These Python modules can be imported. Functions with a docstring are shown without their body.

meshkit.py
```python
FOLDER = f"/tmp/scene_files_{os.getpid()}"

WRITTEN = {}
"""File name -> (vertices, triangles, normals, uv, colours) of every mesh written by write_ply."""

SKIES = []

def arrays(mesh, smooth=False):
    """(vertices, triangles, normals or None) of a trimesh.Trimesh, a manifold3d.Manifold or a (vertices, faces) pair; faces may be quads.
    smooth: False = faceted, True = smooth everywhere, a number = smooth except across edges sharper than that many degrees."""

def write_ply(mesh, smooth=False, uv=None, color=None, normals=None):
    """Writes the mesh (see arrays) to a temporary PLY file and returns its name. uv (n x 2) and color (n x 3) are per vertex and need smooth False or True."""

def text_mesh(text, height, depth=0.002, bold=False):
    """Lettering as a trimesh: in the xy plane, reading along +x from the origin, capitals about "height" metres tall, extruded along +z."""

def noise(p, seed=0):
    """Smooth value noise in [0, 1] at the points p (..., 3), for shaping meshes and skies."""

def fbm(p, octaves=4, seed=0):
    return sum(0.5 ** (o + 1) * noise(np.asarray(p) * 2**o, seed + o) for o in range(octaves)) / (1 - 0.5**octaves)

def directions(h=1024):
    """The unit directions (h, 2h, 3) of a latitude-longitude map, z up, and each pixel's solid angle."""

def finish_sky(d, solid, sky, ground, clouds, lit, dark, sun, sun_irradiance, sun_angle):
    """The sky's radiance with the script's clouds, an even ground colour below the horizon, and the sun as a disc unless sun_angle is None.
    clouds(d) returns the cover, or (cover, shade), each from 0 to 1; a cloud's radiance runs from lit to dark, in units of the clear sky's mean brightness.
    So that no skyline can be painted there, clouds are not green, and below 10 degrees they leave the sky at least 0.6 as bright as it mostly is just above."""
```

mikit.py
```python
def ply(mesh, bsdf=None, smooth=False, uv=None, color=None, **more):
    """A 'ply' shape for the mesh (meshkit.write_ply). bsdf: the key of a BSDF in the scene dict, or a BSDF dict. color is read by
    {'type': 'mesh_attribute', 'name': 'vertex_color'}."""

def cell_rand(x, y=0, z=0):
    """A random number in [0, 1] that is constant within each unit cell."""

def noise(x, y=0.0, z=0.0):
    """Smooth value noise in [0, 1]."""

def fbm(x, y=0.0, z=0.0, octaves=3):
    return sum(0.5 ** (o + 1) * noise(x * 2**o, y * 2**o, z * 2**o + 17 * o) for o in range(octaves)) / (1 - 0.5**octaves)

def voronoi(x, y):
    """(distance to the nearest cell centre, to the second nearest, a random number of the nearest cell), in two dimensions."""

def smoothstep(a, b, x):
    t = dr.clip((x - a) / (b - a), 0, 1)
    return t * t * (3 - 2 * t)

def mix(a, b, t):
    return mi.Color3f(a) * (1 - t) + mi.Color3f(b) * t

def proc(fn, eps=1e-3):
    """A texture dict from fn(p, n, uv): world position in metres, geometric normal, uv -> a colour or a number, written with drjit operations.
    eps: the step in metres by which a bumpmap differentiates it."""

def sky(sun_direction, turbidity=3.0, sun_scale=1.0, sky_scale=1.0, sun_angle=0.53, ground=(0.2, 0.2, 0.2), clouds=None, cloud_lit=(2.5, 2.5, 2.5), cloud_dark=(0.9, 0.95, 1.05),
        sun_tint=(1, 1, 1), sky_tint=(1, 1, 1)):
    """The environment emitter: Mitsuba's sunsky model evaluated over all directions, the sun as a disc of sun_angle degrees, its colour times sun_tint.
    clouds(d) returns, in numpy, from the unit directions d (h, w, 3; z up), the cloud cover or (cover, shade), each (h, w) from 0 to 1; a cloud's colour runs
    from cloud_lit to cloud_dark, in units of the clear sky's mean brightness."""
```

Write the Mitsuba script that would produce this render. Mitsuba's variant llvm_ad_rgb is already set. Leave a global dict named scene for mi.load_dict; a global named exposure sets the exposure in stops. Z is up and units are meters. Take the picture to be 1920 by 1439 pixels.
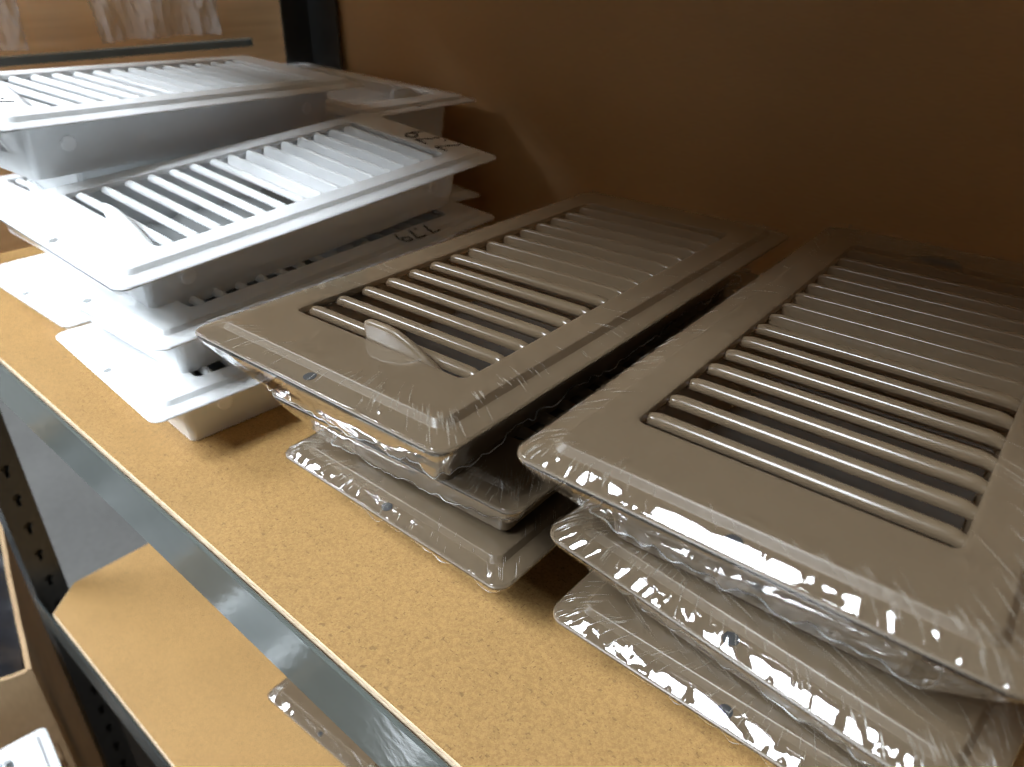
import math
import drjit as dr
import numpy as np, trimesh, mitsuba as mi, mikit, meshkit
from shapely.geometry import Polygon, box as sbox, Point
from shapely import union_all
from mikit import proc, noise, fbm, smoothstep, mix, voronoi

T = mi.ScalarTransform4f
RNG = np.random.default_rng(7)
scene, labels = {}, {}

# ------------------------------------------------------------------ camera, light, exposure
# world: x along the front edge of the shelf, y into the shelf, z up; the shelf board's top is z = 0
EYE = np.array([0.0, -0.11173, 0.25316])
FW = np.array([-0.5533996, 0.6577438, -0.5110010])
UP = np.array([-0.3519317, 0.3714018, 0.8591884])
FOCAL = 1398.74          # pixels at a width of 1920
scene['camera'] = {
    'type': 'thinlens', 'fov': math.degrees(2 * math.atan(960 / FOCAL)), 'fov_axis': 'x',
    'to_world': T().look_at(origin=EYE.tolist(), target=(EYE + FW).tolist(), up=UP.tolist()),
    'aperture_radius': 0.00115, 'focus_distance': 0.30, 'near_clip': 0.01, 'far_clip': 60.0}
exposure = 1.2
scene['store_ambient'] = {'type': 'constant', 'radiance': {'type': 'rgb', 'value': [0.030, 0.030, 0.029]}}
LAMP_POWER = 18.0
LAMP_RGB = [0.92 * LAMP_POWER, 1.0 * LAMP_POWER, 1.07 * LAMP_POWER]
LAMPS = [(x, -1.45) for x in (-5.9, -4.1, -2.3, -0.5)]
LAMP_Z = 1.8


# ------------------------------------------------------------------ materials
def principled(color, rough, spec=0.5, **kw):
    c = {'type': 'rgb', 'value': list(color)} if not isinstance(color, dict) else color
    r = rough if isinstance(rough, dict) else float(rough)
    return {'type': 'twosided', 'bsdf': {'type': 'principled', 'base_color': c, 'roughness': r, 'specular': float(spec), **kw}}


def bumped(bsdf, fn, eps=2e-4, scale=1.0):
    inner = bsdf['bsdf']
    return {'type': 'twosided', 'bsdf': {'type': 'bumpmap', 'bump_tex': proc(fn, eps), 'scale': scale, 'nested': inner}}


def paint(base, amount=0.05):
    lo, hi = [float(c * (1 - amount)) for c in base], [float(c * (1 + amount)) for c in base]
    def f(p, n, uv):
        t = fbm(p.x * 60, p.y * 60, p.z * 60)
        g = noise(p.x * 1400, p.y * 1400, p.z * 1400)
        return mix(lo, hi, 0.7 * t + 0.3 * g)
    return proc(f)


def orange_peel(p, n, uv):
    return 0.00002 * noise(p.x * 420, p.y * 420, p.z * 420)


TAN = (0.148, 0.109, 0.069)
scene['mat_tan_paint'] = principled(paint(TAN), 0.30, 0.5)
scene['mat_tan_slat'] = principled(paint(TAN), 0.16, 0.6)
scene['mat_white_paint'] = principled(paint((0.77, 0.79, 0.80), 0.02), 0.28, 0.5)
scene['mat_dark_metal'] = principled((0.05, 0.05, 0.05), 0.5, 0.4)
scene['mat_damper'] = principled((0.05, 0.045, 0.039), 0.4, 0.4)
scene['mat_rivet'] = principled((0.86, 0.87, 0.88), 0.18, 0.8)
scene['mat_hole_grey'] = principled((0.30, 0.31, 0.31), 0.5, 0.4)
scene['mat_ink'] = principled((0.012, 0.012, 0.014), 0.5, 0.3)


def board_color(p, n, uv):
    a = fbm(p.x * 1000, p.y * 1000, p.z * 1000, 2)
    b = noise(p.x * 2400, p.y * 2400, p.z * 2400)
    c = fbm(p.x * 14, p.y * 14, p.z * 14, 3)
    fl = voronoi(p.x * 1000 + 2 * a, p.y * 800)
    t = 0.45 * a + 0.35 * b + 0.2 * fl[2]
    col = mix((0.345, 0.198, 0.072), (0.445, 0.268, 0.102), smoothstep(0.2, 0.8, t))
    dark = smoothstep(0.84, 0.93, noise(p.x * 900 + 9, p.y * 1100, p.z * 900)) * 0.3
    col = col * (1 - dark)
    return col * (0.90 + 0.20 * c)


def board_bump(p, n, uv):
    return 0.00006 * noise(p.x * 900, p.y * 900, p.z * 900)


scene['mat_board'] = bumped(principled(proc(board_color), 0.55, 0.35), board_bump)


def edge_color(p, n, uv):
    a = noise(p.x * 300, p.y * 900, p.z * 900)
    return mix((0.60, 0.44, 0.28), (0.82, 0.68, 0.50), a)


scene['mat_board_edge'] = principled(proc(edge_color), 0.7, 0.2)


def rail_bump(p, n, uv):
    return 0.00016 * fbm(p.x * 160, p.y * 160, p.z * 160, 2) + 0.000018 * noise(p.x * 800, p.y * 800, p.z * 800) + 0.00012 * noise(p.x * 18, p.y * 18, p.z * 18)


scene['mat_rail'] = bumped(principled(paint((0.092, 0.103, 0.094), 0.06), 0.15, 0.7), rail_bump)
scene['mat_rail_dark'] = bumped(principled(paint((0.030, 0.036, 0.036), 0.08), 0.25, 0.5), rail_bump)
scene['mat_post'] = bumped(principled(paint((0.022, 0.023, 0.022), 0.08), 0.35, 0.5), rail_bump)


def wall_color(p, n, uv):
    a = fbm(p.x * 5, p.y * 5, p.z * 9, 3)
    b = noise(p.x * 260, p.y * 260, p.z * 700)
    return mix((0.46, 0.275, 0.128), (0.62, 0.39, 0.19), 0.75 * a + 0.25 * b)


scene['mat_back_panel'] = principled(proc(wall_color), 0.6, 0.3)


def wood_color(p, n, uv):
    w = fbm(p.y * 3.0, p.z * 70, p.x * 70, 3)
    g = noise(p.y * 14, p.z * 420, 3.0)
    s = smoothstep(0.35, 0.75, w)
    return mix((0.82, 0.53, 0.28), (0.62, 0.36, 0.17), 0.65 * s + 0.35 * g)


scene['mat_wood'] = principled(proc(wood_color), 0.35, 0.4)


def card_color(p, n, uv):
    a = fbm(p.x * 25, p.y * 25, p.z * 25, 3)
    b = noise(p.x * 500, p.y * 500, p.z * 120)
    return mix((0.36, 0.235, 0.125), (0.50, 0.345, 0.20), 0.7 * a + 0.3 * b)


scene['mat_cardboard'] = principled(proc(card_color), 0.8, 0.2)


def floor_color(p, n, uv):
    a = fbm(p.x * 4, p.y * 4, 0.0, 4)
    b = noise(p.x * 120, p.y * 120, 0.0)
    return mix((0.10, 0.098, 0.094), (0.17, 0.167, 0.16), 0.75 * a + 0.25 * b)


scene['mat_floor'] = principled(proc(floor_color), 0.06, 1.0)

scene['mat_film'] = {'type': 'thindielectric', 'int_ior': 1.56}
scene['mat_crease'] = principled((0.30, 0.27, 0.225), 0.14, 1.0, clearcoat=0.6)
scene['mat_hem'] = principled((0.55, 0.55, 0.54), 0.15, 1.0, clearcoat=1.0)
scene['mat_film_milky'] = {'type': 'blendbsdf', 'weight': 0.18, 'bsdf_0': {'type': 'thindielectric', 'int_ior': 1.56},
                           'bsdf_1': principled((0.80, 0.82, 0.84), 0.25, 0.6)}
scene['mat_black_bag'] = principled((0.012, 0.012, 0.015), 0.35, 0.5)
scene['mat_fixture'] = principled((0.75, 0.75, 0.75), 0.5)


# ------------------------------------------------------------------ mesh helpers
def numbered(key, taken):
    if key not in taken:
        return key
    i = 1
    while f'{key}_{i:03d}' in taken:
        i += 1
    return f'{key}_{i:03d}'


def put(key, shape, to_world=None):
    key = numbered(key, scene)
    scene[key] = dict(shape)
    if to_world is not None:
        scene[key]['to_world'] = to_world
    return key


def tag(key, label, category=None, group=None, kind=None):
    d = {'label': label}
    if category: d['category'] = category
    if group: d['group'] = group
    if kind: d['kind'] = kind
    labels[key] = d


def cat(ms):
    return trimesh.util.concatenate(ms)


def bx(x0, x1, y0, y1, z0, z1, bevel=0.0):
    """A box with chamfered edges."""
    c = np.array([(x0 + x1) / 2, (y0 + y1) / 2, (z0 + z1) / 2]); h = np.array([x1 - x0, y1 - y0, z1 - z0]) / 2
    if bevel <= 0:
        m = trimesh.creation.box(extents=2 * h); m.apply_translation(c); return m
    pts = []
    for s in np.ndindex(2, 2, 2):
        s = np.array(s) * 2 - 1
        for k in range(3):
            q = h - bevel; q = q.copy(); q[k] = h[k]
            pts.append(c + s * q)
    return trimesh.convex.convex_hull(np.array(pts))


def loop(hx, hy, r, nc=8, nx=12, ny=24):
    """A rounded rectangle as a closed ccw polyline with a fixed number of points, so that two of them can be lofted."""
    out = []
    r = max(min(r, hx - 1e-5, hy - 1e-5), 1e-5)
    for (cx, cy, a0, n) in ((hx - r, -hy + r, -90, ny), (hx - r, hy - r, 0, nx), (-hx + r, hy - r, 90, ny), (-hx + r, -hy + r, 180, nx)):
        arc = [(cx + r * math.cos(math.radians(a0 + 90 * k / nc)), cy + r * math.sin(math.radians(a0 + 90 * k / nc))) for k in range(nc + 1)]
        out += arc
        e = arc[-1]
        a1 = math.radians(a0 + 90)
        # straight run after this corner
        L = 2 * (hy - r) if n == ny else 2 * (hx - r)
        d = (-math.sin(a1), math.cos(a1))
        out += [(e[0] + d[0] * L * k / n, e[1] + d[1] * L * k / n) for k in range(1, n)]
    return np.array(out)


def loft(rings, closed=False):
    rings = np.asarray(rings, float)
    k, n = rings.shape[:2]
    v = rings.reshape(-1, 3)
    f = []
    i = np.arange(n); j = (i + 1) % n
    for a in range(k if closed else k - 1):
        b = (a + 1) % k
        f.append(np.stack([a * n + i, a * n + j, b * n + j], 1))
        f.append(np.stack([a * n + i, b * n + j, b * n + i], 1))
    return trimesh.Trimesh(v, np.vstack(f), process=False)


def ribbon(pts, width, thick=0.00025):
    """A flat brush stroke along a polyline in the xy plane, a little raised."""
    from shapely.geometry import LineString
    g = LineString(pts).buffer(width / 2, quad_segs=4)
    return trimesh.creation.extrude_polygon(g, thick, engine='earcut')


# ------------------------------------------------------------------ the floor register (4 x 10 inch)
HW, HL = 0.070, 0.146            # half size of the face plate
OW, OL = 0.0465, 0.1100          # half size of its opening
BW, BL = 0.0490, 0.1230          # half size of the duct box
TOP = 0.0046                     # plateau above the rim
DEPTH = 0.0355                   # box bottom below the rim
PLATEAU_D = 0.0128


def plate_profile():
    """(inset from the outer edge, z) of the face of the pressed plate."""
    return [(0.0000, -0.0003), (0.0001, 0.0002), (0.0005, 0.0006), (0.0012, 0.0008), (0.0050, 0.0013), (0.0078, 0.0017), (0.0085, 0.0019), (0.0089, 0.0024), (0.0100, 0.0040),
            (0.0103, 0.0043), (0.0108, 0.0045), (PLATEAU_D, TOP)]


def make_plate():
    kw = dict(nc=8, nx=14, ny=28)
    def out(d, z):
        l = loop(HW - d, HL - d, 0.0070 - 0.2 * d, **kw); return np.c_[l, np.full(len(l), z)]
    def inn(e, z):
        l = loop(OW + e, OL + e, 0.003 + max(e, 0), **kw); return np.c_[l, np.full(len(l), z)]
    rings = [out(0.0007, -0.0005)] + [out(d, z) for d, z in plate_profile()]
    rings += [inn(0.0035, TOP + 0.0001), inn(0.0012, TOP), inn(0.0004, TOP - 0.0004), inn(0, TOP - 0.0012), inn(0, TOP - 0.0030), inn(0.0008, TOP - 0.0030)]
    rings += [inn(0.0012, TOP - 0.0014), inn(0.006, TOP - 0.001)]
    rings += [out(0.0137, TOP - 0.0010), out(0.0112, 0.0034), out(0.0092, 0.0014), out(0.006, 0.0007), out(0.002, 0.0001)]
    return loft(rings[::-1], closed=True)


def make_box():
    kw = dict(nc=5, nx=6, ny=12)
    def r(e, z, rad=0.004):
        l = loop(BW + e, BL + e, rad, **kw); return np.c_[l, np.full(len(l), z)]
    rings = [r(0.0006, TOP - 0.0015), r(0, -0.004), r(-0.0002, -0.012), r(-0.0009, -0.0135), r(-0.0012, -0.026), r(-0.0022, -0.029), r(-0.0026, -DEPTH + 0.0006), r(-0.0030, -DEPTH),
             r(-0.0038, -DEPTH), r(-0.0034, -0.029), r(-0.0020, -0.024), r(-0.0010, 0.0), r(-0.0004, TOP - 0.0016)]
    return loft(rings[::-1], closed=True)


def slat_section(front, r=0.0026, body=0.0085, lean=30, th=0.0008):
    """Curled louvre blade in the (y, z) plane; front: the curl faces -y."""
    zc = TOP - 0.0004 - r
    a = np.radians(np.linspace(205, lean, 12))
    o = [(r * math.cos(t), zc + r * math.sin(t)) for t in a]
    d = (math.sin(math.radians(lean)), -math.cos(math.radians(lean)))
    e = o[-1]
    o.append((e[0] + d[0] * body, e[1] + d[1] * body))
    n = (-d[1], d[0])
    i = [((r - th) * math.cos(t), zc + (r - th) * math.sin(t)) for t in a]
    e2 = i[-1]
    i.append((e2[0] + d[0] * body, e2[1] + d[1] * body))
    pts = np.array(o + i[::-1])
    if not front:
        pts = pts[::-1] * [-1, 1]
    return pts


def make_slat(sec):
    xs = np.array([-1, -0.985, -0.95, -0.90, -0.5, 0, 0.5, 0.90, 0.95, 0.985, 1.0]) * (OW + 0.0004)
    z1 = sec[:, 1].max()
    rings = []
    for x in xs:
        e = (OW + 0.0004 - abs(x))
        k = min(1.0, 0.62 + 0.38 * math.sin(min(1, e / 0.0045) * math.pi / 2))
        s = sec.copy()
        s[:, 1] = z1 + (s[:, 1] - z1) * (0.55 + 0.45 * k) - 0.0013 * (1 - k) / 0.38
        s[:, 0] = s[:, 0] * (0.6 + 0.4 * k)
        rings.append(np.c_[np.full(len(s), x), s])
    m = loft(rings)
    n = len(sec)
    ca = np.array([[0, i, i + 1] for i in range(1, n - 1)])
    f = np.vstack([m.faces, ca[:, ::-1], ca + (len(xs) - 1) * n])
    m = trimesh.Trimesh(m.vertices, f, process=False)
    m.fix_normals()
    return m


def make_lever():
    """The thumb tab of the damper: a thick rounded leaf, bent towards the near edge."""
    prof = np.array([(0, -0.010), (0, 0.0060), (0.0010, 0.0090), (0.0040, 0.0104), (0.0140, 0.0106), (0.0190, 0.0098), (0.0250, 0.0072), (0.0310, 0.0036), (0.0360, 0.0004), (0.0400, -0.0020), (0.0400, -0.010)])
    g = Polygon(prof)
    layers = []
    for (yy, inset) in ((-0.0020, 0.0019), (-0.0016, 0.0008), (-0.0006, 0.0), (0.0008, 0.0), (0.0016, 0.0008), (0.0020, 0.0019)):
        q = g.buffer(-inset, join_style=1) if inset else g
        e = np.array(q.exterior.coords)[:-1]
        # resample to a fixed number of points
        from shapely.geometry import LineString
        ring = LineString(np.vstack([e, e[:1]]))
        st = ring.project(Point(-0.001, -0.011))
        pts = np.array([ring.interpolate((st + t * ring.length) % ring.length).coords[0] for t in np.linspace(0, 1, 72, endpoint=False)])
        if Polygon(pts).exterior.is_ccw is False:
            pts = pts[::-1]
        bend = -0.0022 * np.clip((pts[:, 1] + 0.002) / 0.012, 0, 1) ** 1.6
        layers.append(np.c_[pts[:, 0], yy + bend, pts[:, 1]])
    m = loft(layers)
    n = 72
    vs = np.vstack([m.vertices, layers[0].mean(0)[None], layers[-1].mean(0)[None]])
    c0, c1 = len(vs) - 2, len(vs) - 1
    i = np.arange(n); j = (i + 1) % n
    b = (len(layers) - 1) * n
    f = np.vstack([m.faces, np.c_[np.full(n, c0), j, i], np.c_[np.full(n, c1), b + i, b + j]])
    m = trimesh.Trimesh(vs, f, process=False)
    m.fix_normals()
    return m


def make_damper():
    ms = []
    for k in range(10):
        y = -OL + (k + 0.5) * 2 * OL / 10
        p = bx(-0.0445, 0.0445, -0.0112, 0.0112, -0.0004, 0.0004)
        p.apply_transform(trimesh.transformations.rotation_matrix(math.radians(9), [1, 0, 0]))
        p.apply_translation([0, y, -0.0275])
        ms.append(p)
    return cat(ms)


def disc(r, t, n=20):
    """A low domed disc facing +z."""
    rings = []
    for (q, z) in ((1.0, 0.0), (1.0, t * 0.5), (0.86, t * 0.9), (0.5, t), (0.01, t)):
        a = np.arange(n) * 2 * np.pi / n
        rings.append(np.c_[q * r * np.cos(a), q * r * np.sin(a), np.full(n, z)])
    return loft(rings)


SLATS = 15
PITCH = 2 * OL / SLATS
plate_mesh, box_mesh = make_plate(), make_box()
slat_front = make_slat(slat_section(True))
slat_back = make_slat(slat_section(False, r=0.0015, body=0.0100, lean=17))


def sliver(p, w):
    """A stretch mark: a thin ridge with pointed ends along a polyline."""
    p = np.asarray(p)
    t = np.gradient(p, axis=0); t /= np.linalg.norm(t, axis=1)[:, None]
    side = np.cross(t, [0, 0, 1.0]); side /= np.linalg.norm(side, axis=1)[:, None]
    k = np.sin(np.linspace(0, np.pi, len(p)))[:, None] * w
    a, b, c = p - side * k, p + np.array([0, 0, 1.0]) * k * 0.55, p + side * k
    v = np.vstack([a, b, c]); n = len(p); i = np.arange(n - 1)
    f = np.vstack([np.c_[i, i + 1, i + n + 1], np.c_[i, i + n + 1, i + n], np.c_[i + n, i + n + 1, i + 2 * n + 1], np.c_[i + n, i + 2 * n + 1, i + 2 * n]])
    return trimesh.Trimesh(v, f[:, ::-1], process=False)


def creases(top, hem, seed, amp, diag=0.0):
    """Stretch marks of the film, square to the rim and thickest at the corners, and its crimped white hem."""
    r = np.random.default_rng(seed)
    top = np.array(top)                      # rings from the middle out to the rim
    K, n = top.shape[:2]
    l0 = top[-1]
    dens = meshkit.noise(np.c_[l0[:, :2] * 26, np.full(n, 4.0)], seed + 30) ** 2
    corner = np.exp(-((np.abs(l0[:, 0]) - HW) ** 2 + (np.abs(l0[:, 1]) - HL) ** 2) / 0.05 ** 2)
    pr = (0.12 + dens) * (0.4 + corner); pr /= pr.sum()
    ms = []
    drift = (meshkit.noise(np.c_[l0[:, :2] * 9, np.full(n, 7.0)], seed + 33) * 2 - 1) * 1.5
    reach = meshkit.noise(np.c_[l0[:, :2] * 14, np.full(n, 9.0)], seed + 35)
    for j in r.choice(n, int(340 * amp), p=pr):
        k1 = K - 1 - int(r.integers(0, 20)); k0 = max(k1 - int(r.integers(5, 10 + int(18 * reach[j]))), 12)
        if k1 - k0 < 3:
            continue
        p = []
        for k in range(k0, k1 + 1):          # neighbours run side by side
            m = (j + drift[j] * (k - k1) + r.normal(0, 0.02)) % n
            a, t = int(m), m - int(m)
            p.append(top[k, a] * (1 - t) + top[k, (a + 1) % n] * t + [0, 0, 0.00005])
        ms.append(sliver(p, r.uniform(0.00003, 0.00011)))
    if diag:                                 # long scuffs that run across the near end, side by side
        for _ in range(130):
            L, w = r.uniform(0.008, 0.034), r.uniform(0.00003, 0.00009)
            c = np.array([r.uniform(-HW + 0.016, HW - 0.016), -HL + 0.0125 + abs(r.normal(0, 0.014))])
            a = diag + r.normal(0, 0.05) + 0.25 * (c[0] / HW)
            t = np.linspace(-0.5, 0.5, 7)[:, None] * L
            p = c + t * [math.cos(a), math.sin(a)] + (t ** 2) * 2.0 * np.array([-math.sin(a), math.cos(a)])
            if abs(p[:, 0]).max() > HW - 0.012 or p[:, 1].min() < -HL + 0.0118 or p[:, 1].max() > -OL + 0.004:
                continue
            ms.append(sliver(np.c_[p, np.full(7, TOP + 0.00075)], w))
    # the hem: a wavy melted bead where the film was cut and shrunk
    h = np.array(hem)
    m = 3
    bead = np.vstack([h, h[:1]])
    w = 0.00030 * (0.25 + 1.2 * meshkit.noise(np.c_[bead[:, :2] * 60, np.zeros(len(bead))], seed + 40))
    a = np.arange(5) * 2 * np.pi / 5
    t = np.gradient(bead, axis=0); t /= np.linalg.norm(t, axis=1)[:, None] + 1e-12
    s1 = np.cross(t, [0, 0, 1.0]); s1 /= np.linalg.norm(s1, axis=1)[:, None] + 1e-12
    s2 = np.cross(s1, t)
    rings = bead[:, None, :] + w[:, None, None] * (np.cos(a)[None, :, None] * s1[:, None, :] + np.sin(a)[None, :, None] * s2[:, None, :])
    return cat(ms), loft(rings)


def make_film(seed, amp=1.0, nc=60, nx=230, ny=480, tail=1.0, diag=0.0, hem_amp=1.0, skirt_only=False, flank=0.76):
    """Shrink film round one register: taut over the face, bridging the step of the rim, gathered in crimps under it."""
    kw = dict(nc=nc, nx=nx, ny=ny)
    l0 = loop(HW, HL, 0.0070, **kw)
    n = len(l0)
    seg = np.linalg.norm(np.roll(l0, -1, 0) - l0, axis=1)
    s = np.cumsum(seg) - seg[0]
    per = seg.sum()
    ang = 2 * np.pi * s / per
    def pn(freq, k, sd):      # periodic noise along the rim; k moves it
        R = per * freq / (2 * np.pi)
        return meshkit.noise(np.c_[R * np.cos(ang), R * np.sin(ang), np.full(n, k)], sd) * 2 - 1
    env = np.clip(0.45 + 1.1 * pn(11, 0.3, seed + 5), 0.08, 1.3)
    corner = np.exp(-((np.abs(l0[:, 0]) - HW) ** 2 + (np.abs(l0[:, 1]) - HL) ** 2) / 0.045 ** 2)
    env = env * (0.55 + 0.9 * corner) * amp
    rings = []
    ds = np.concatenate([np.linspace(HW - 0.00021, 0.030, 12)[:-1], np.linspace(0.030, 0.014, 14)[:-1], np.linspace(0.014, 0.0, 30)])
    for d in ds:
        l = loop(max(HW - d, 2e-4), HL - d, max(0.0070 - 0.12 * d, 0.0005), **kw)
        # a taut sheet bridges the step between the rim and the plateau
        hi = TOP + 0.0006
        z = hi - 0.0006 * math.log1p(math.exp((hi - 0.0010 - flank * d) / 0.0006))   # straight flank, small round at the top
        w = np.exp(-max(d - 0.013, 0) / 0.011)           # creases fade towards the middle
        cre = pn(700, d * 60, seed) * 0.00012 + pn(380, d * 70, seed + 1) * 0.00016 + pn(110, d * 45, seed + 2) * 0.00026
        fine = meshkit.noise(np.c_[l * 190, np.full(n, seed)], seed + 9) * 2 - 1
        pin = np.clip(meshkit.noise(np.c_[l * 330, np.full(n, seed)], seed + 19) - 0.78, 0, 1) * 4
        w = w * np.exp(-max(d - 0.030, 0) / 0.004)
        zz = z + env * w * cre + (0.00016 * fine * w + 0.00035 * pin * w) * amp
        if diag:
            q2 = l[:, 0] * math.cos(diag) + l[:, 1] * math.sin(diag)
            q = -l[:, 0] * math.sin(diag) + l[:, 1] * math.cos(diag)
            zz = zz + 0.00013 * amp * (0.10 + w) * (meshkit.noise(np.c_[q * 330, q2 * 22, np.full(n, 3.0)], seed + 4) * 2 - 1)
        rings.append(np.c_[l, zz])
    # the skirt: from the rim down and in to the box, crimped along its hem
    for k, v in enumerate(np.linspace(0, 1, 20)[1:]):
        inset = -0.0007 + 0.0188 * (v ** 1.15)
        l = loop(HW - inset, HL - inset, 0.0070 - 0.2 * inset, **kw)
        nrm = np.c_[np.roll(l0, -1, 0) - np.roll(l0, 1, 0), np.zeros(n)]
        nrm = np.c_[nrm[:, 1], -nrm[:, 0]] / np.linalg.norm(nrm[:, :2], axis=1)[:, None]
        hem = np.clip((v - 0.62) / 0.38, 0, 1)
        off = hem_amp * (0.0004 * pn(120, v * 3, seed + 3) * v + 0.0014 * pn(190, 1.0 + v * 2.5, seed + 6) * hem + 0.0010 * pn(45, v * 2, seed + 7) * v)
        z = 0.0006 - (0.0258 * v + 0.0035 * v * pn(25, 0.5, seed + 8) + 0.002 * hem * pn(170, 2.0, seed + 10)) * tail
        rings.append(np.c_[l + nrm * off[:, None], z])
    if skirt_only:
        m = loft(rings[len(ds) - 3:])
        m = trimesh.Trimesh(m.vertices, m.faces[(m.vertices[m.faces][:, :, 1] < -HL + 0.012).all(1)], process=False)
        return m, None, None
    return (loft(rings), *creases(rings[:len(ds)], rings[-1], seed, amp, diag))


PLY = {}
for colour in ('tan', 'white'):
    paint_key = f'mat_{colour}_paint'
    slat_key = 'mat_tan_slat' if colour == 'tan' else paint_key
    PLY[colour] = dict(
        face_plate=mikit.ply(plate_mesh, paint_key, smooth=28), duct_box=mikit.ply(box_mesh, paint_key, smooth=40),
        slat_front=mikit.ply(slat_front, slat_key, smooth=50), slat_back=mikit.ply(slat_back, slat_key, smooth=50),
        lever=mikit.ply(make_lever(), paint_key, smooth=60), damper=mikit.ply(make_damper(), 'mat_damper' if colour == 'tan' else 'mat_hole_grey'),
        rivet=mikit.ply(disc(0.0048, 0.0014), paint_key if colour == 'tan' else 'mat_rivet', smooth=35))
PLY['hole'] = {'tan': mikit.ply(disc(0.0025, 0.00025), 'mat_dark_metal', smooth=35), 'white': mikit.ply(disc(0.0022, 0.00025), 'mat_hole_grey', smooth=35)}
FILMS = {}


def film(seed, **kw):
    k = (seed, tuple(sorted(kw.items())))
    if k not in FILMS:
        m, cr, hem = make_film(seed, **kw)
        FILMS[k] = [mikit.ply(m, 'mat_film', smooth=True)] + ([mikit.ply(cr, 'mat_crease'), mikit.ply(hem, 'mat_hem', smooth=True)] if cr is not None else [])
    return FILMS[k]


def pose(x, y, z, yaw, tx=0.0, ty=0.0):
    return T().translate([x, y, z]).rotate([0, 0, 1], math.degrees(yaw)).rotate([1, 0, 0], math.degrees(tx)).rotate([0, 1, 0], math.degrees(ty))


GLYPH = {'7': [[(0, 1), (0.62, 1), (0.2, 0)]], '9': [[(0.58, 0.62), (0.3, 0.45), (0.05, 0.62), (0.1, 0.92), (0.4, 1.0), (0.6, 0.8), (0.55, 0.3), (0.4, 0)]],
         '.': [[(0.1, 0.05), (0.16, 0.0)]], '-': [[(0.0, 0.45), (0.35, 0.48)]]}


def handwriting(text, h, width):
    """Felt pen strokes: baseline along +x, capitals h high."""
    ms, x = [], 0.0
    for i, ch in enumerate(text):
        jig = 0.06 * math.sin(7.1 * i + 1)
        for st in GLYPH[ch]:
            ms.append(ribbon([((x + p + jig * (q - 0.5)) * h, (q + jig) * h) for p, q in st], width))
        x += {'.': 0.35, '-': 0.55}.get(ch, 0.85)
    return cat(ms)


COUNT = {'tan': 0, 'white': 0}


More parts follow.
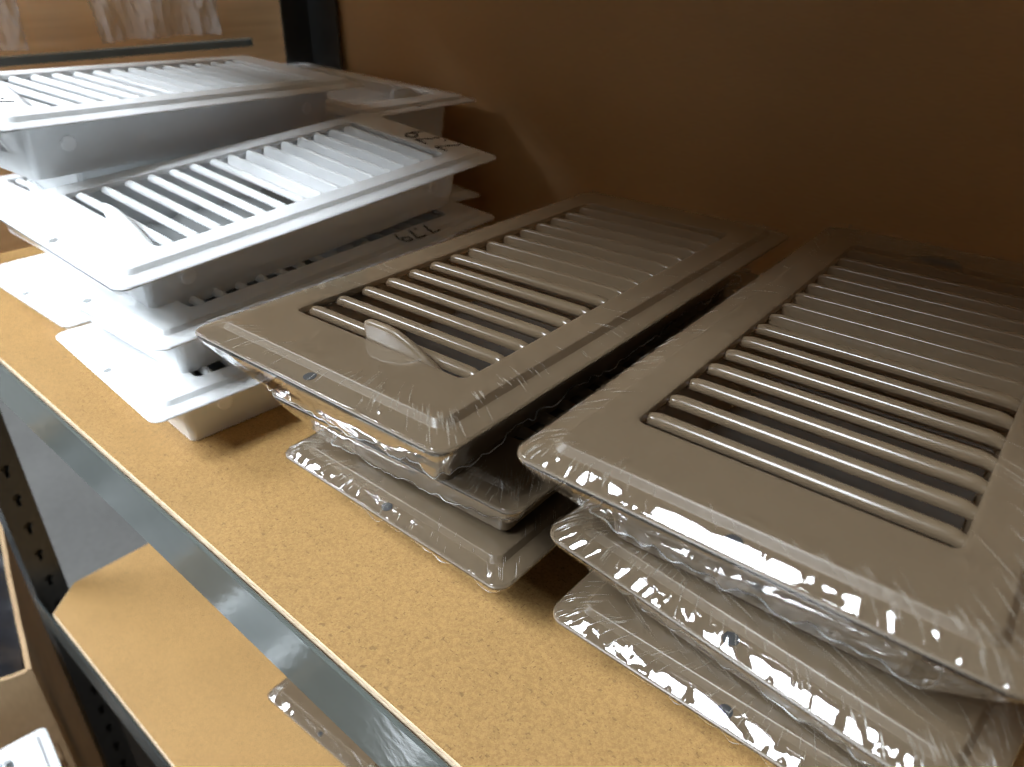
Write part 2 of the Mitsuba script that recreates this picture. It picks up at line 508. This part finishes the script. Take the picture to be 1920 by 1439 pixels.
def register(colour, place, label, group, wrap=None, turned=False, ink=None, lever_drop=0.0):
    """One floor register: face plate, duct box, slats, damper, lever, rivets, screw holes, film."""
    key = 'floor_register'
    i = 0
    while key in labels:
        i += 1
        key = f'floor_register_{i:03d}'
    tag(key, label, 'floor register', group)
    P = PLY[colour]
    tw = place.rotate([0, 0, 1], 180) if turned else place
    put(f'{key}__face_plate', P['face_plate'], tw)
    put(f'{key}__duct_box', P['duct_box'], tw)
    for k in range(SLATS):
        y = -OL + (k + 0.50) * PITCH
        # louvres throw the air both ways from the middle: the nearer half is curled towards the viewer
        front = k < 7
        put(f'{key}__slat', P['slat_front' if front else 'slat_back'], place.translate([0, y + (0.0009 if front else -0.0006), 0]))
    put(f'{key}__damper', P['damper'], tw)
    put(f'{key}__lever', P['lever'], tw.translate([-0.005, -OL + 0.0024, TOP - 0.0018 - lever_drop]))
    for sx in (-1, 1):
        for sy in (-1, 1):
            put(f'{key}__rivet', P['rivet'], tw.translate([sx * (BW - 0.0010), sy * 0.098, -0.0165]).rotate([0, 1, 0], 90 * sx))
    for sy in (-1, 1):
        put(f'{key}__screw_hole', PLY['hole'][colour], tw.translate([0, sy * (HL - 0.0058), 0.0014]).rotate([1, 0, 0], sy * -6))
    if wrap is not None:
        fs = film(**wrap)
        put(f'{key}__shrink_wrap', fs[0], tw)
        for nm, sh in zip(('crease', 'hem'), fs[1:]):
            put(f'{key}__shrink_wrap__{nm}', sh, tw)
            if nm == 'crease': labels[f'{key}__shrink_wrap__crease'] = {'kind': 'stuff'}
    if ink:
        for m, t in ink:
            put(f'{key}__pen_mark', mikit.ply(m, 'mat_ink'), place @ t if isinstance(t, T) else t)
    return key


# ------------------------------------------------------------------ the setting: shelf unit, back panel, floor
def shelf_board(x0, x1, y0, y1, z, t=0.0145, chamfer=0.034):
    """Particle board with its front left corner cut off for the post."""
    c = chamfer
    g = Polygon([(x0 + 0.030, y0), (x1, y0), (x1, y1), (x0, y1), (x0, y0 + c)])
    top = trimesh.creation.extrude_polygon(g.buffer(-0.0008), 0.0010, engine='earcut'); top.apply_translation([0, 0, z - 0.0010])
    core = trimesh.creation.extrude_polygon(g, t - 0.0007, engine='earcut'); core.apply_translation([0, 0, z - t])
    return top, core


SH_X0, SH_X1, SH_Y1 = -0.757, 1.30, 0.450
Z_LOW = -0.38
for name, z, label in (('shelf_board', 0.0, 'tan particle board shelf carrying the white and taupe register stacks'),
                       ('shelf_board', Z_LOW, 'lower tan particle board shelf with a cut corner, below the grey rail')):
    key = 'shelf_board' if 'shelf_board' not in labels else 'shelf_board_001'
    top, core = shelf_board(SH_X0, SH_X1, 0.0, SH_Y1, z)
    tag(key, label, 'shelf', None)
    put(f'{key}__top_face', mikit.ply(top, 'mat_board'))
    put(f'{key}__raw_edge', mikit.ply(core, 'mat_board_edge'))


def rail(x0, x1, z, h, y=-0.0035):
    """Boltless shelf beam: a flat face with a rolled top and bottom lip and a return under the board."""
    sec = Polygon([(y, z - h + 0.0012), (y + 0.0006, z - h), (y + 0.012, z - h), (y + 0.012, z - h + 0.0016), (y + 0.0022, z - h + 0.0016), (y + 0.0022, z - 0.0015), (y + 0.0016, z - 0.0006), (y + 0.0008, z - 0.0006), (y, z - 0.0014)])
    m = trimesh.creation.extrude_polygon(sec, x1 - x0, engine='earcut')
    m.apply_transform(np.array([[0, 0, 1, x0], [1, 0, 0, 0], [0, 1, 0, 0], [0, 0, 0, 1.0]]))
    m.fix_normals()
    return m


put('shelf_beam', mikit.ply(rail(-0.772, SH_X1, -0.0008, 0.0427), 'mat_rail', smooth=30))
tag('shelf_beam', 'glossy blue grey steel rail along the front edge of the upper shelf', 'shelf beam')
put('shelf_beam_001', mikit.ply(rail(-0.772, SH_X1, Z_LOW - 0.0035, 0.040), 'mat_rail_dark', smooth=30))
tag('shelf_beam_001', 'dark steel rail under the front edge of the lower shelf', 'shelf beam')
for z, yk in ((0.150, 'shelf_beam_002'),):
    put(yk, mikit.ply(cat([bx(-0.834, -0.824, 0.03, 0.395, z - 0.008, z, 0.001)]), 'mat_rail'))
    tag(yk, 'thin grey side rail of the rack in front of the wood grain panel', 'shelf beam')
# the third tier above, out of view, shades the back of the shelf
top, core = shelf_board(SH_X0, SH_X1, 0.0, SH_Y1, 0.366)
tag('shelf_board_002', 'tan particle board shelf above the register stacks', 'shelf')
put('shelf_board_002__top_face', mikit.ply(top, 'mat_board'))
put('shelf_board_002__raw_edge', mikit.ply(core, 'mat_board_edge'))
put('shelf_beam_003', mikit.ply(rail(-0.772, SH_X1, 0.3625, 0.040), 'mat_rail', smooth=30))
tag('shelf_beam_003', 'blue grey rail of the shelf above the stacks', 'shelf beam')


def post(x, y, dx, dy, wx, wy, z0=-1.0, z1=1.2, holes=True):
    """Angle iron upright with keyholes in the leg that looks along x."""
    t = 0.0022
    legs = []
    # leg along x
    legs.append(bx(min(x, x + dx * wx), max(x, x + dx * wx), min(y, y + dy * t), max(y, y + dy * t), z0, z1))
    # leg along y with keyholes, cut in its own plane (y, z)
    ya, yb = sorted((y + dy * t, y + dy * wy))
    g = sbox(ya, z0, yb, z1)
    if holes:
        cy = (ya + yb) / 2
        hs = []
        zz = z0 + 0.02
        while zz < z1 - 0.02:
            hs.append(union_all([Point(cy, zz).buffer(0.0042, quad_segs=4), sbox(cy - 0.002, zz - 0.0115, cy + 0.002, zz)]))
            zz += 0.038
        g = g.difference(union_all(hs))
    m = trimesh.creation.extrude_polygon(g, t, engine='earcut')
    xa = x if dx < 0 else x
    m.apply_transform(np.array([[0, 0, 1, x - (t if dx < 0 else 0)], [1, 0, 0, 0], [0, 1, 0, 0], [0, 0, 0, 1.0]]))
    m.fix_normals()
    legs.append(m)
    if holes:
        legs.append(bx(x - 0.010, x - 0.008, ya, yb, z0, z1))
    return cat(legs)


put('rack_post', mikit.ply(post(-0.775, 0.0, -1, 1, 0.034, 0.031), 'mat_post'))
tag('rack_post', 'dark slotted steel upright with keyholes beside the lower shelf corner', 'rack post')
put('rack_post_001', mikit.ply(post(-0.783, 0.4495, -1, -1, 0.048, 0.040, holes=False), 'mat_post'))
tag('rack_post_001', 'black steel upright at the back between wood panel and brown back panel', 'rack post')
put('rack_post_001__inner_leg', mikit.ply(cat([bx(-0.7825, -0.733, 0.4440, 0.4465, -1, 1.2)]), 'mat_post'))

put('back_panel', mikit.ply(bx(-0.80, 1.5, 0.452, 0.458, -1.0, 1.3), 'mat_back_panel'))
labels['back_panel'] = {'label': 'plain brown hardboard panel closing the back of the rack', 'category': 'panel'}
put('floor', mikit.ply(bx(-12, 8, -6, 6, -1.05, -1.0), 'mat_floor'))
labels['floor'] = {'label': 'polished grey concrete floor', 'category': 'floor', 'kind': 'structure'}

# ------------------------------------------------------------------ the neighbouring bay: wood grain panel in plastic
put('wood_panel__board', mikit.ply(bx(-0.918, -0.900, -0.02, 0.60, -0.05, 0.62, 0.001), 'mat_wood'))
tag('wood_panel', 'wood grained panel wrapped in loose clear plastic behind the white stack', 'wood panel')


def drape(y0, y1, z0, z1, x, folds, amp, seed, ny=160, nz=70, taper=0.5):
    yy, zz = np.meshgrid(np.linspace(0, 1, ny), np.linspace(0, 1, nz), indexing='ij')
    a = meshkit.noise(np.c_[(yy * folds + 0.8 * zz).ravel(), (zz * 1.1).ravel(), np.full(yy.size, seed)], seed) * 2 - 1
    b = meshkit.noise(np.c_[(yy * folds * 3 + 2 * zz).ravel(), (zz * 4).ravel(), np.full(yy.size, seed + 1)], seed + 2) * 2 - 1
    w = (1 - taper) + taper * zz
    Y = y0 + (y1 - y0) * (0.5 + (yy - 0.5) * w)
    c = meshkit.noise(np.c_[(yy * folds * 7 + 4 * zz).ravel(), (zz * 13).ravel(), np.full(yy.size, seed + 5)], seed + 4) * 2 - 1
    X = x + amp * (a + 0.45 * b + 0.22 * c).reshape(yy.shape)
    Z = z0 + (z1 - z0) * zz
    v = np.stack([X, Y, Z], -1).reshape(-1, 3)
    i = np.arange(ny * nz).reshape(ny, nz)
    f = np.stack([i[:-1, :-1], i[1:, :-1], i[1:, 1:], i[:-1, 1:]], -1).reshape(-1, 4)
    return (v, f)


put('wood_panel__plastic_wrap', mikit.ply(drape(0.235, 0.385, 0.152, 0.30, -0.868, 7, 0.012, 3, taper=0.1), 'mat_film_milky', smooth=True))
put('wood_panel__plastic_wrap', mikit.ply(drape(0.15, 0.25, 0.150, 0.30, -0.872, 5, 0.010, 8, taper=0.5), 'mat_film', smooth=True))
put('wood_panel__plastic_wrap', mikit.ply(drape(0.02, 0.175, 0.150, 0.30, -0.868, 5, 0.010, 12, taper=0.0), 'mat_film_milky', smooth=True))

# ------------------------------------------------------------------ register stacks
TG, WG = 'taupe floor registers stacked on the shelf', 'white floor registers stacked on the shelf'
RX = [T().translate([0, 0, 0])]


def mark(x, y, deg, z=TOP + 0.0002):
    return T().translate([x, y, z]).rotate([0, 0, 1], deg)


# middle taupe stack, from the shelf up
register('tan', pose(-0.2086, 0.1883, 0.0358, 0.0318, 0, 0), 'lowest taupe register of the middle stack, lying on the tan shelf', TG, wrap=dict(seed=31, amp=0.9, flank=0.64))
register('tan', pose(-0.2028, 0.1828, 0.0752, 0.0524, -0.0284, -0.0304), 'middle register of the centre taupe stack, crimped film hem along its front', TG, wrap=dict(seed=47, amp=1.1))
register('tan', pose(-0.2090, 0.1574, 0.1128, 0.0429, -0.0208, -0.0248), 'top taupe register of the middle stack, thumb lever standing at its near end', TG, wrap=dict(seed=12, amp=1.1, flank=0.58))
# right taupe stack
register('tan', pose(-0.0470, 0.1953, 0.0362, 0.0157), 'lowest taupe register of the right hand stack by the shelf front', TG, wrap=dict(seed=53, amp=1.2, diag=-0.30, flank=0.70))
register('tan', pose(-0.0363, 0.1857, 0.0780, -0.0695), 'middle taupe register of the right hand stack, turned askew under the top one', TG, wrap=dict(seed=61, amp=1.2, diag=-0.38, flank=0.72))
register('tan', pose(-0.0545, 0.1772, 0.1192, 0.0390, -0.0050, -0.0170), 'large nearest taupe register on top of the right hand stack, lever at its far end', TG, wrap=dict(seed=71, amp=1.25, diag=0.10, flank=0.88), turned=True, lever_drop=0.006)
# white stack in front
seven = handwriting('7.79', 0.013, 0.0016)
register('white', pose(-0.4044, 0.1593, 0.0358, -0.042), 'lowest white register of the front white stack, nearest to the shelf rail', WG)
register('white', pose(-0.4269, 0.1582, 0.0763, 0.1203, -0.0204, 0.085), 'white register with a black pen price on its right border, second from the bottom', WG,
         ink=[(seven, mark(0.0515, 0.080, -90))])
register('white', pose(-0.4282, 0.1540, 0.1169, 0.0665, 0.0352, 0.0915), 'white register with lever and open slats on top of the front white stack', WG, wrap=dict(seed=83, amp=0.4, hem_amp=0.35, nc=24, nx=60, ny=150, skirt_only=True),
         ink=[(handwriting('7.79', 0.017, 0.0016), mark(0.045, 0.1335, 180))])
# white stack further left
register('white', pose(-0.5585, 0.1685, 0.0358, 0.035), 'white register lying flat on the shelf left of the front white stack', WG, wrap=dict(seed=83, amp=0.4, hem_amp=0.35, nc=24, nx=60, ny=150, skirt_only=True))
register('white', pose(-0.6400, 0.1850, 0.0760, 0.03), 'white register second from the shelf in the far left stack', WG)
register('white', pose(-0.6050, 0.2000, 0.1160, 0.05), 'white register third from the shelf in the far left stack', WG)
register('white', pose(-0.5564, 0.1482, 0.1582, 0.1797, -0.0445, 0.0644), 'topmost white register at the far left, slats under wrinkled film', WG, wrap=dict(seed=91, amp=0.5, hem_amp=0.35, nc=24, nx=60, ny=150, skirt_only=True),
         ink=[(handwriting('7.79', 0.012, 0.0015), mark(0.030, -0.113, 180))])
# white stack at the back, lying across
for k, (zz, dx, dy, lab) in enumerate(((0.0395, 0.0, 0.0, 'white register at the back, lowest of the shaded stack lying across'), (0.0800, -0.004, -0.006, 'white register at the back, middle of the shaded stack lying across'),
                                       (0.1215, -0.018, 0.004, 'white register at the back, top of the shaded stack below the black post'))):
    register('white', pose(-0.640 + dx, 0.364 + dy, zz, math.radians(90 - 8 + 3 * k)), lab, WG)
put('cardboard_pad', mikit.ply(bx(-0.755, -0.51, 0.32, 0.43, 0.0005, 0.0038), 'mat_cardboard'))
tag('cardboard_pad', 'flat cardboard pad under the shaded white stack at the back', 'cardboard pad')

# ------------------------------------------------------------------ the lower tier and the aisle
register('tan', pose(-0.385, 0.232, Z_LOW + 0.0358, 0.06), 'taupe register lying alone on the lower shelf below the grey rail', 'floor registers off the upper shelf', wrap=dict(seed=97, amp=0.4, flank=0.5, nc=24, nx=60, ny=150))

BOX_P = np.array([-0.742, -0.035]); BOX_A = math.radians(166)
bu = np.array([math.cos(BOX_A), math.sin(BOX_A)]); bw = np.array([-math.sin(BOX_A), math.cos(BOX_A)]) * 1.0


def wall_sheet(p, q, z0, z1, t=0.005, nseg=24, seed=0, curl=0.004, torn=0.006):
    """A corrugated board wall with a slightly bowed, frayed upper edge."""
    d = (q - p); L = np.linalg.norm(d); d /= L; n = np.array([-d[1], d[0]])
    s = np.linspace(0, L, nseg)
    zz = z1 + torn * (meshkit.noise(np.c_[s * 40, s * 0, np.full(nseg, seed)], seed) - 0.5)
    out = curl * np.sin(np.pi * s / L)
    v = []
    for side in (0, t):
        for lev in (0, 0.6, 1):
            z = z0 + (zz - z0) * lev
            o = out * lev + side
            v.append(np.c_[p[0] + d[0] * s + n[0] * o, p[1] + d[1] * s + n[1] * o, z])
    rows = [v[0], v[1], v[2], v[5], v[4], v[3]]
    return loft(np.array(rows).transpose(1, 0, 2))


corner = BOX_P
b_len, b_wid = 0.46, 0.36
pA, pB, pC, pD = corner, corner + bu * b_len, corner + bu * b_len + bw * b_wid, corner + bw * b_wid
tag('cardboard_box', 'tall open brown cardboard box beside the rack, black bag inside', 'cardboard box')
for i, (a, b) in enumerate(((pA, pB), (pB, pC), (pC, pD), (pD, pA))):
    m = wall_sheet(a, b, -0.998, -0.45, seed=i + 3)
    put('cardboard_box__side', mikit.ply(m, 'mat_cardboard', smooth=30))
# black bag inside
g = 40
uu, vv = np.meshgrid(np.linspace(0.02, 0.98, g), np.linspace(0.03, 0.97, g), indexing='ij')
pts = corner[None] + np.outer(uu.ravel() * b_len, bu) + np.outer(vv.ravel() * b_wid, bw)
hz = -0.475 + 0.05 * (meshkit.fbm(np.c_[pts * 14, np.zeros(len(pts))], 4, 5) - 0.5)
v = np.c_[pts, hz]
i = np.arange(g * g).reshape(g, g)
f = np.stack([i[:-1, :-1], i[1:, :-1], i[1:, 1:], i[:-1, 1:]], -1).reshape(-1, 4)
bagm = trimesh.Trimesh(v, np.vstack([f[:, [0, 1, 2]], f[:, [0, 2, 3]]]), process=False)
put('black_bag', mikit.ply(bagm, 'mat_black_bag', smooth=True))
tag('black_bag', 'crumpled black plastic bag filling the open cardboard box', 'bag')

# a white register resting on a closed carton in front of the box
register('white', T().translate([-0.655, -0.202, -0.50]).rotate([0, 0, 1], -7), 'white register in the bottom left corner beside the cardboard box', 'floor registers off the upper shelf')
car = bx(-0.075, 0.075, -0.15, 0.15, 0, 0.4636, 0.002)
car.apply_transform(trimesh.transformations.rotation_matrix(math.radians(-7), [0, 0, 1]))
car.apply_translation([-0.655, -0.202, -0.9995])
put('carton', mikit.ply(car, 'mat_cardboard'))
tag('carton', 'closed brown carton on the floor under the white register in the corner', 'carton')

# ------------------------------------------------------------------ ceiling lights of the aisle
for i, (x, LAMP_Y) in enumerate(LAMPS):
    key = 'ceiling_light' if i == 0 else f'ceiling_light_{i:03d}'
    tag(key, ('farthest ceiling light at the left end of the aisle', 'third ceiling light along the aisle from the stacks', 'second ceiling light along the aisle from the stacks',
              'nearest ceiling light, above the aisle in front of the stacks')[i], 'ceiling light', 'ceiling lights over the aisle')
    hx_, hy_ = 0.30, 0.60
    put(f'{key}__housing', mikit.ply(cat([bx(x - hx_ - 0.02, x + hx_ + 0.02, LAMP_Y - hy_ - 0.02, LAMP_Y + hy_ + 0.02, LAMP_Z + 0.004, LAMP_Z + 0.06)]), 'mat_fixture'))
    dv = np.array([[x - hx_, LAMP_Y - hy_, LAMP_Z], [x - hx_, LAMP_Y + hy_, LAMP_Z], [x + hx_, LAMP_Y + hy_, LAMP_Z], [x + hx_, LAMP_Y - hy_, LAMP_Z]])
    put(f'{key}__diffuser', {**mikit.ply((dv, np.array([[0, 1, 2, 3]])), 'mat_fixture'), 'emitter': {'type': 'area', 'radiance': {'type': 'rgb', 'value': LAMP_RGB}}})
